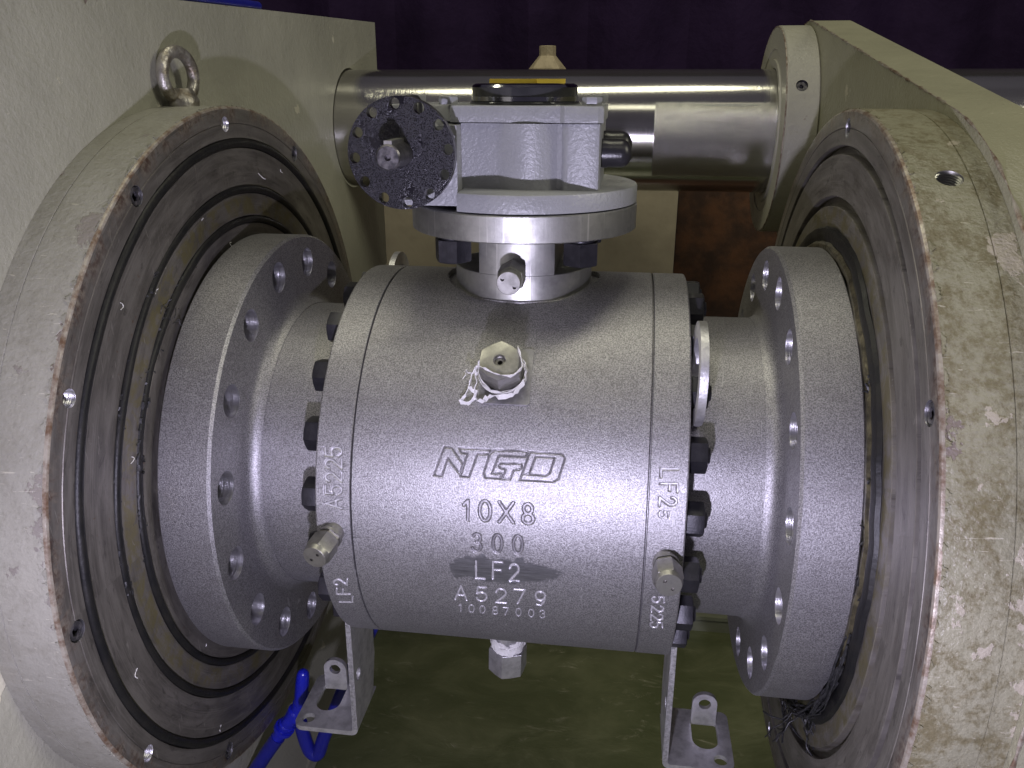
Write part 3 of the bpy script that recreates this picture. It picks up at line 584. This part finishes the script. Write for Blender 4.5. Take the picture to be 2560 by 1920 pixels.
    for i in range(110):
        a = random.uniform(-70, 50); p = at_ang(random.uniform(284.8, 287), random.uniform(223.5, 227), a)
        g.join(curl(p, 2, 3.5, .3, (.1, -math.sin(math.radians(a))*random.choice((1, -1)), -math.cos(math.radians(a))*random.choice((1, -1))), random.uniform(.6, 1.3)))
    obj('frayed_fibre', g, 'fibre', ring)['kind'] = 'stuff'
    # collar round the bar
    c = (0, 555, 300)
    g = lathe([(349, 91), (349, 146.5), (347, 149), (307, 149), (304, 146.5), (304, 118), (305.6, 117), (305.6, 104), (303.5, 103), (303.5, 96), (306, 90.8), (349, 90.8)], 'X', c, 128)
    col = obj('collar', g, 'collar', root)
    d = Vector((0, 422-555, 367-300)).normalized(); p = Vector((324, 555, 300))+d*149
    boolean(col, orient(lathe([(-14, 0), (-14, 8), (5, 8), (5, 0)], 'Z', n=28), d, p), 'bolt_worn')
    obj('grub_screw', orient(lathe([(-9, 0), (-9, 2.5), (-4, 3), (-4, 7.6), (-9, 7.6)], 'Z', n=24), d, p), 'bolt_worn', col)
    obj('chipped_edge', torus('X', (304.6, 555, 300), 147.6, 1.0, 128, 6), 'edge', col)
    obj('rear_collar', lathe([(402, 91), (402, 128), (452, 128), (456, 124), (456, 91)], 'X', c, 96), 'collar', root)
# ================================================================== the valve
def end_closure(s, key, root):
    name = 'end_closure'
    pr = [(126, 0), (126, 150), (156.9, 150), (156.9, 151), (222.5, 151)]
    pr = [(126, 0), (126, 150.4), (150, 150.4), (224, 151), (224, 151.6)] + [(236.8-13*math.cos(math.radians(t)), 164.5-13*math.sin(math.radians(90-t)) if False else 164.5-13*math.cos(math.radians(t))) for t in ()]
    for k in range(0, 10):
        t = math.radians(10*k); pr.append((224+13*math.sin(t), 151.6+13*(1-math.cos(t))))
    pr += [(237.1, 166), (237.1, 220.2), (239.6, 222.5), (282.9, 222.5), (284.4, 221), (284.4, 166), (289.6, 165), (289.6, 0)]
    o = obj(name, mirror(lathe(pr, 'X', (0, 0, 0), 192), s), ['forged', 'bore', 'stamp_bare_lit'], root, (s*200, 0, 0))
    cut = G()
    for k in range(16): cut.join(lathe([(230, 0), (230, 15.1), (292, 15.1), (292, 0)], 'X', at_ang(0, 193.75, 11.25+22.5*k), 40))
    boolean(o, mirror(cut, s), 'bore')
    x0, x1 = 126.3, 155.6
    st = TEXT[key]; fx = (132.0, 150.0)
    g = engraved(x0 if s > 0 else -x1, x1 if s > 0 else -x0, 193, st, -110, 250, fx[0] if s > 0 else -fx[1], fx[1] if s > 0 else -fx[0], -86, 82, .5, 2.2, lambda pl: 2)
    g.join(mirror(lathe([(x1, 193), (156.6, 192.6), (157, 191.6), (157, 140)], 'X', (0, 0, 0), 164, 0, 70, 430), s))
    g.join(mirror(lathe([(x0, 193), (125.8, 192.3), (125.8, 180)], 'X', (0, 0, 0), 164), s))
    join_mesh(o, g)
    return o
NUT = {}
def stud_nut(s, ang, parent, first):
    if not first:
        n = NUT['nut'].copy(); COL.objects.link(n); st = NUT['stud'].copy(); COL.objects.link(st); st.parent = n
    else:
        me, c = mesh_of('stud_nut', hexa(31.0, 15.6, 1.9), ['black_nut'], (0, 0, 0), 25); n = link('stud_nut', me, c)
        pr = [(0, 0), (0, 7.0)] + [(k*1.0, 7.9 if k % 2 else 7.2) for k in range(13, 17)] + [(18.0, 6.6), (18.0, 0)]
        me, c = mesh_of('stud_end', lathe(pr, 'Z', n=24), ['black_nut'], (0, 0, 0)); st = link('stud_end', me, c); st.parent = n; st.location = (0, 0, 0)
        NUT['nut'] = n; NUT['stud'] = st
    p = at_ang(s*157.0, 172, ang); WL[n] = p; n.parent = parent; n.location = (p-WL[parent])*MM
    rad = at_ang(0, 1, ang); z = Vector((s, 0, 0)); y = rad; x = y.cross(z)
    sp = random.Random(ang*7+s).uniform(-8, 8)
    R = Matrix((x, y, z)).transposed() @ Matrix.Rotation(math.radians(sp), 3, 'Z')
    n.rotation_euler = R.to_euler()
    return n
def ribbon(path, w_, wdir, t=.25):
    g = []; P = [Vector(p) for p in path]
    for p, wd in zip(P, wdir):
        wd = Vector(wd).normalized()*w_/2; n = wd.cross(Vector((.3, .5, .8))).normalized()*t
        g.append([p-wd-n, p+wd-n, p+wd+n, p-wd+n])
    return loft(g, 0, True, True)
def tape_wrap(cen, d, R, z0, z1, seed, turns=3, loose=3, w_=7):
    """crumpled white tape round an axis d through cen"""
    rnd = random.Random(seed); g = G(); d = Vector(d).normalized(); Rm = d.to_track_quat('Z', 'Y').to_matrix(); cen = Vector(cen)
    path = []; wd = []; n = int(26*turns)
    for i in range(n):
        a = 2*math.pi*i/26; r = R+rnd.uniform(-.3, 1.1); z = z0+(z1-z0)*(.5+.5*math.sin(i*.23+seed))+rnd.uniform(-1.3, 1.3)
        path.append(cen+Rm @ Vector((r*math.cos(a), r*math.sin(a), z))); wd.append(Rm @ Vector((rnd.uniform(-.35, .35), rnd.uniform(-.35, .35), 1)))
    g.join(ribbon(path, w_, wd))
    for k in range(loose):
        a = rnd.uniform(2.6, 3.6); p = Rm @ Vector((R*math.cos(a), R*math.sin(a), z0+(z1-z0)*rnd.random())); q = [cen+p]; dd = (Rm @ Vector((math.cos(a), math.sin(a), .3))).normalized(); w2 = [d]
        for i in range(6):
            dd = (dd+Vector((rnd.gauss(0, .6), rnd.gauss(0, .4), rnd.gauss(0, .6)))).normalized(); q.append(q[-1]+dd*3.6); w2.append(d+Vector((rnd.gauss(0, .35), rnd.gauss(0, .35), rnd.gauss(0, .35))))
        g.join(ribbon(q, w_*.85, w2))
    return g
def fitting(name, parent, p, d, prof, hexes, face_r, face_z, holes, mat='fitting', spin=0, n=32):
    """turned fitting: lathe profile along d, hex sections (z0, ac, h), a round end face with small holes"""
    g = lathe(prof, 'Z', n=n)
    for z0, ac, h in hexes:
        hx = hexa(ac, h, 1.8); hx.xf(lambda v: Vector((v.x, v.y, v.z+z0))); g.join(hx)
    if holes:
        g.join(plate(circ(0, 0, face_r, 36), [circ(x, y, r, 14) for x, y, r in holes], 'Z', face_z-1.2, face_z))
        for x, y, r in holes: g.join(lathe([(face_z-4, 0), (face_z-4, r), (face_z-.5, r)], 'Z', (x, y, 0), 14))
    return obj(name, orient(g, d, p, spin), mat, parent, angle=28)
def foot(s, root):
    """angle bracket: upright sheet bolted behind the nuts, a bent foot with slot, corner hole and raised tab"""
    x0, x1 = 159.5, 165
    up = plate([(-126, -100), (-124, -130), (-128, -276), (-72, -276), (-58, -232), (-58, -100)], [circ(-113, -215, 7, 20)], 'X', x0, x1, 0, 1)
    bend = G(); K = 7
    prof = [(x0+8.0-8.0*math.cos(math.radians(90*i/K)), -276-8*math.sin(math.radians(90*i/K))) for i in range(K+1)]
    prof2 = [(x0+8-2.5*math.cos(math.radians(90*i/K)), -276-2.5*math.sin(math.radians(90*i/K))) for i in range(K+1)]
    lo = [[(a, -128, b) for a, b in prof]+[(a, -128, b) for a, b in reversed(prof2)], [(a, -60, b) for a, b in prof]+[(a, -60, b) for a, b in reversed(prof2)]]
    bend = loft(lo, 0, True, True)
    ft = plate(rrect(x0+8, 232, -128, -46, (8, 1, 1, 10)), [rrect(192, 219, -102, -62, (3, 3, 13, 13), 7), circ(219, -115, 7, 24)], 'Z', -284, -278.5)
    tabo = [(192.5, -281), (218.5, -281), (218.5, -255)]+circ(205.5, -255, 13, 16, 0, 180)[1:]
    tab = plate(tabo, [circ(205.5, -255, 6.4, 24)], 'Y', -63.5, -58.5)
    g = up.join(bend).join(ft).join(tab)
    return obj('support_foot', mirror(g, s), ['zinc', 'zinc_edge'], root, angle=30)
def lug(s, ysign, root):
    """flat lifting eye under two nuts"""
    a = 47.5; c = (ysign*128, 141); R = 44; r = 30
    tip = (ysign*100, 88)
    d = Vector((tip[0]-c[0], tip[1]-c[1])); 
    out = circ(c[0], c[1], R, 40, *( (-150, 95) if ysign > 0 else (85, 330) ))
    b = math.degrees(math.atan2(d.y, d.x)); out = circ(c[0], c[1], R, 44, b+62, b+298)+[(tip[0]+9, tip[1]-4), (tip[0]-9, tip[1]-4)] if ysign < 0 else circ(c[0], c[1], R, 44, b+62, b+298)+[(tip[0]+9, tip[1]-4), (tip[0]-9, tip[1]-4)]
    # keep the outline in order round its centre
    out = sorted(out, key=lambda p: math.atan2(p[1]-c[1], p[0]-c[0]))
    return obj('lifting_lug', mirror(plate(out, [circ(c[0], c[1], r, 36)], 'X', 160, 166.5), s), ['zinc'], root)
def valve():
    root = empty('ball_valve', (0, 0, -284), 'big grey steel ball valve clamped between two round rings, grey gearbox on top', 'valve')
    g = engraved(-124.1, 124.1, 193, TEXT['body'], -110, 250, -58, 61, -87, 90, .5, 2.2, lambda pl: 1 if pl[0][1] > -12 else 2, 73.5)  # upper letter lines get the shaded tone, lower lines the bare lit tone
    g.join(lathe([(-126, 188), (126, 188)], 'X', (0, 0, 0), 120))
    g.join(lathe([(-124.1, 193), (-124.6, 192.3), (-124.6, 187)], 'X', (0, 0, 0), 164)).join(lathe([(124.1, 193), (124.6, 192.3), (124.6, 187)], 'X', (0, 0, 0), 164))
    # raised seat the stem neck stands on
    pad = []
    for i in range(9):
        t = math.radians(90*i/8); pad.append((184.5-14+14*math.sin(t)-14+0, 90-14+14*(1-math.cos(t)) if False else 88-14*math.sin(t)))
    pad = [(150, 78), (170, 78)]+[(170+11*(1-math.cos(math.radians(10*i))), 78-9*math.sin(math.radians(10*i))) for i in range(1, 10)]+[(182, 68.5), (182, 0)]
    g.join(lathe(pad, 'Z', (0, 0, 0), 96))
    body = obj('body', g, ['forged_body', 'stamp_shaded', 'stamp_bare_lit'], root, (0, 0, 0))
    end_closure(-1, 'left', root); end_closure(1, 'right', root)
    first = True
    for s in (-1, 1):
        for k in range(-4, 8):
            stud_nut(s, 9+18*k, root, first); first = False
    # machined square seat and vent plug in the middle of the body
    th = 44.0; d = at_ang(0, 1, th); tn = Vector((0, math.sin(math.radians(th)), math.cos(math.radians(th))))
    pts = rrect(-19.5, 24, -25, 27, 2.5)
    seat = loft([[Vector((x, 0, 0))+d*r+tn*y for x, y in pts] for r in (185, 193.6)], 0, True, False)
    obj('machined_seat', seat, 'faced', root)
    vp = at_ang(0, 193, th)
    v = fitting('vent_plug', root, vp, d, [(0, 15), (8, 15), (8, 17), (8, 0)], [(6, 37.5, 27)], 0, 0, None, spin=90)
    cut = G()
    zz = []
    for k in range(8): zz += [(-1+k*1.7, 5.0), (-1+k*1.7+.85, 4.3)]
    me_ = orient(lathe([(-14, 0)]+[(-14+a, b) for a, b in zz]+[(2, 6), (2, 0)], 'Z', n=28), d, vp+d*33)
    boolean(v, me_, 'fitting', 28)
    obj('plug_core', orient(lathe([(-11, 0), (-11, 1.8), (-5, 2.0), (-5, 4.4), (-10, 4.4)], 'Z', n=20), d, vp+d*33), 'fitting', v)
    tp = tape_wrap(vp, d, 19.5, 8, 12, 5, 2.4, 2, 6.5); ex = Vector((1, 0, 0))
    def rib(pts, w_, seed):
        rnd = random.Random(seed); P = spline([vp+ex*x+tn*y+d*z for x, y, z in pts], 4); P = [p+Vector((rnd.gauss(0, .35), rnd.gauss(0, .35), rnd.gauss(0, .35))) for p in P]
        return ribbon(P, w_, [d+tn*rnd.uniform(-.4, .7)+ex*rnd.uniform(-.4, .4) for p in P], .3)
    tp.join(rib([(14, 13, 34), (17, 4, 34.8), (19, -6, 34), (10, -14, 33.8), (-4, -12, 34.6), (-15, -7, 34.4), (-20, -8, 30), (-24, -15, 20), (-29, -22, 9), (-34, -26, 4)], 3.2, 1))
    tp.join(rib([(-20, -8, 30), (-19, -15, 18), (-22, -22, 6), (-14, -25, 5), (-8, -22, 10), (2, -22, 9), (12, -19, 10), (19, -9, 12)], 5.5, 2))
    tp.join(rib([(-34, -26, 4), (-27, -27, 3), (-20, -20, 8), (-26, -17, 12)], 6, 3))
    obj('thread_tape', tp, 'white_tape', v)
    # drain plug below
    dp = Vector((-9, -45, -178)); dd = Vector((-.02, 0, -1))
    dr = fitting('drain_plug', root, dp, dd, [(0, 0), (0, 17.5), (38, 17.5), (38, 0)], [(38, 43, 30)], 0, 0, None, 'zinc', spin=10)
    obj('thread_tape', tape_wrap(dp, dd, 18.2, 18, 33, 9, 7, 4, 9), 'white_tape', dr)
    # bleed fittings on the two closures
    prof = [(-4, 0), (-4, 9.5), (6, 9.5), (6, 11), (9, 11), (9, 9), (12, 9), (12, 0)]
    hx = [(3, 21, 9), (13, 25, 17)]
    cone = lambda z: [(z, 11.6), (z+4.2, 10.4), (z+4.4, 10.2), (z+4.4, 10.0)]
    for s, base, dr_, hl in ((-1, at_ang(-141.5, 192, 1.0), Vector((-.17, -1, -.17)), 28), (1, at_ang(142, 192, 0), Vector((.05, -1, -.06)), 118)):
        h = [(4.8*math.cos(math.radians(hl+t)), 4.8*math.sin(math.radians(hl+t)), 1.5) for t in (0, 180)]
        fitting('bleed_fitting', root, base, dr_, prof+[(12, 10.4), (30, 10.4)]+cone(30), hx, 10.0, 34.4, h, spin=15)
    stem(root)
    for s in (-1, 1): foot(s, root)
    lug(1, -1, root); lug(-1, 1, root)
    return root
def stem(root):
    low = lathe([(150, 0), (150, 66), (204.6, 66), (205.2, 65.4), (205.2, 0)], 'Z', n=128)
    up = []
    # upper block: disc of R 66 with four corner pockets for the bolts
    o = circ(0, 0, 66, 256); keep = []
    a0 = math.degrees(math.asin(34.6/66)); yb = math.sqrt(66*66-34.6**2)
    pts = []
    pts += circ(0, 0, 66, 30, -90-a0, -90+a0)+[(34.6, -24)]
    pts = circ(0, 0, 66, 30, -90-a0, -90+a0)+circ(0, 0, 66, 30, 90-a0, 90+a0)
    blk = loft([[(x, y, z) for x, y in pts] for z in (205.0, 241)], 0, True, True)
    neck = obj('stem_neck', low.join(blk), 'machined', root)
    fl = lathe([(241, 0), (241, 105), (242, 106.5), (263.6, 106.5), (264.6, 105.5), (264.6, 0)], 'Z', n=160)
    obj('mounting_flange', fl, 'machined', root)
    first = None
    for x in (-58, 58):
        for y in (-58, 58):
            g = hexa(34.5, 21, 2.2).join(lathe([(21, 0), (21, 8), (22.5, 7.5), (22.5, 0)], 'Z', n=20))
            o = obj('flange_bolt', orient(g, (0, 0, -1), (x, y, 236.5), 8 if x < 0 else 28).join(lathe([(236, 0), (236, 13.5), (241, 13.5)], 'Z', (x, y, 0), 28)), 'black_nut', root, angle=25)
    # bleed fitting on the neck
    h = [(-5.2, 3.6, 1.7), (5.2, -3.6, 1.7)]
    prof = [(-6, 0), (-6, 10), (20, 10.6), (38.5, 10.6), (40, 10.3), (40.4, 9.9)]
    fitting('bleed_fitting', root, (-1.5, -65, 208.5), (.02, -1, -.03), prof, [(-3, 25.4, 32)], 9.9, 40.4, [(3.4, 5.2, 1.7), (-3.4, -5.2, 1.7)], 'satin', 90)
    gearbox(root)
def gearbox(root):
    # housing: footprint with a bulged front and a squared right column
    fp = [(-52, -63), (-18, -65)]
    for i in range(13):
        t = i/12; fp.append((-14+50*t, -66-7.5*math.sin(math.pi*t)))
    fp += [(40, -67), (43, -70.5), (46, -71.5), (68, -71.5), (71.5, -70.5), (72.8, -67), (72.8, 66), (69, 70), (-60, 70), (-64, 66), (-64, -20), (-54, -30)]
    g = loft([[(x, y, z) for x, y in fp] for z in (272, 336.6)], 0, True, True)
    # worm housing running front to back beside it, and the web that joins them
    g.join(lathe([(-97, 0), (-97, 28), (-95, 30), (-60, 31), (90, 31), (92, 29), (92, 0)], 'Y', (-89, 0, 313), 64))
    web = [(-96, 269), (-47.5, 269), (-47.5, 335.5), (-62, 335.5), (-76, 330), (-108, 290)]
    g.join(plate(web, [], 'Y', -84, 83))
    # base flange cut off at the left front
    ang = [(106*math.cos(math.radians(t)), 106*math.sin(math.radians(t))) for t in np.arange(-116, 201, 3)]
    base = [(-46.5, -70)]+ang+[(-80, -20), (-50, -40)]
    g.join(loft([[(x*k, y*k, z) for x, y in base] for k, z in ((1, 266), (1, 279.5), (.992, 281.2), (.975, 282))], 0, True, True))
    hs = obj('gearbox', g, 'grey_paint', root, angle=35)
    # lid
    lf = [(-56, -68), (38, -68.5), (42, -73), (70, -73), (74.5, -69), (74.5, 66), (70, 71), (-118, 71), (-122, 66), (-122, -20), (-72, -38), (-60, -50)]
    lid = loft([[(x, y, z) for x, y in lf] for z in (337.4, 349)]+[[(x*.985, y*.985, 350.8) for x, y in lf]], 0, True, True)
    obj('lid', lid, 'grey_paint', hs, angle=35)
    for x, y in ((-60, -55), (64, -60), (-113, 50), (-50, 58), (66, 58), (-104, -8), (8, 64)):
        obj('lid_bolt', hexa(17, 6.5, 1.2).xf(lambda v: Vector((v.x+x, v.y+y, v.z+351.6))), 'grey_smooth', hs, angle=25)
    ind = obj('position_indicator', lathe([(350.5, 0), (350.5, 50.5), (352.5, 50.5), (353.5, 48.2), (365.5, 48.2), (367.6, 46.6), (368.4, 43.5), (368.4, 0)], 'Z', n=96), 'smoke', hs)
    obj('indicator_band', lathe([(354, 46), (354, 48.6), (357.6, 48.6), (357.6, 46)], 'Z', n=96), 'chrome', hs)
    obj('indicator_rim', lathe([(365.2, 46), (365.4, 48.5), (367.4, 47.2), (368.6, 44.5), (368.6, 40)], 'Z', n=96), 'chrome', hs)
    obj('pointer', plate([(-29, -23), (14, -23), (14, -29), (38, -16), (14, -3), (14, -9), (-29, -9)], [], 'Z', 368.7, 372.4), 'yellow', hs)
    # stop bolt caps
    for y, z in ((-38, 311), (12, 315)):
        pr = [(72, 0), (72, 12.5), (78, 12.5), (78, 12), (90, 12)]+[(90+9.5*math.sin(math.radians(a)), 12*math.cos(math.radians(a))) for a in (15, 30, 45, 60, 75, 88)]+[(99.6, 0)]
        obj('stop_bolt_cap', lathe(pr, 'X', (0, y, z), 36), 'black_plastic', hs)
    obj('black_dome', lathe([(340, 0), (340, 8.5), (352, 8.5), (356, 7.5), (359, 5), (360, 0)], 'Z', (-86, -78, 0), 28), 'black_plastic', hs)  # small black dome behind the top of the input plate
    # drilled input plate with keyed shaft
    cx, cz = -89.5, 314; hol = [circ(cx+39.5*math.cos(math.radians(5.5+30*k)), cz+39.5*math.sin(math.radians(5.5+30*k)), 4.5, 22) for k in range(12)]
    pl = plate(circ(cx, cz, 45.2, 96), hol+[circ(cx, cz, 10.2, 40)], 'Y', -108.5, -100, 0, 1)
    obj('input_plate', pl, ['wheel', 'bolt_worn'], hs, angle=30)
    sh = [(-96, 0), (-96, 10), (-146.6, 10), (-148, 8.8), (-148, 2.6), (-144, 1.6), (-144, 0)]
    obj('input_shaft', lathe(sh, 'Y', (cx, 0, cz), 48), 'bolt_worn', hs)
    obj('shaft_key', box(cx-3.2, cx+3.2, -146, -108, cz+6, cz+12.6), 'fitting', hs)
# ================================================================== blue air hoses
def hoses():
    D = (94.44, -783.81, 367.25)
    def q(p, Y): return (D[0]+(p[0]-D[0])*(Y-D[1])/(100-D[1]), Y, D[2]+(p[1]-D[2])*(Y-D[1])/(100-D[1]))
    Y = -40
    root = empty('air_hose', q((-340, -500), Y), 'bright blue plastic air hoses joined by a blue tee beside the left ring', 'hose')
    a = [(-440, -640), (-410, -592), (-385, -551), (-370, -528)]
    obj('hose', tube(spline([q(p, Y) for p in a], 6), 9.0, 16), 'blue_hose', root)
    b = [(-333, -497), (-328, -530), (-322, -549), (-311, -551), (-300, -520), (-286, -486), (-263, -428), (-231, -353), (-212, -310)]
    obj('hose', tube(spline([q(p, Y+12) for p in b], 6), 8.4, 16), 'blue_hose', root)
    P0, P1, P2 = [Vector(q(p, Y)) for p in ((-372, -530), (-340, -482), (-322, -448))]
    def seg(A, B, prof, name, mat='blue'):
        A, B = Vector(A), Vector(B); L = (B-A).length
        return obj(name, orient(lathe([(t*L, r) for t, r in prof], 'Z', n=28), B-A, A), mat, root)
    seg(P0, P1, [(0, 0), (0, 7.5), (.25, 8), (.27, 4.5), (.42, 4.5), (.43, 10), (.6, 10.5), (.62, 9), (1, 9), (1, 0)], 'tee_fitting')
    seg(P1, P2, [(-.15, 0), (-.15, 10), (.2, 10.5), (.25, 8), (.5, 8), (.55, 9.5), (1, 9.5), (1, 0)], 'tee_fitting')
    e = [(-330, -463), (-326, -440), (-322, -415), (-319, -402)]
    obj('elbow_cap', tube(spline([q(p, Y-4) for p in e], 6), [6, 7, 7.4, 7.6, 7.8, 8, 8, 8, 8, 8, 7.8, 7.8, 7.6, 7.4, 7, 6.4, 5.4, 4, 2], 18), 'blue', root)
    obj('hose_clip', orient(lathe([(0, 6), (0, 12.5), (5, 12.5), (5, 6)], 'Z', n=28), P1-P0, P0.lerp(P1, .36)), 'blue', root)
setting(); tie_bar(); left_head(); right_head(); valve(); hoses()
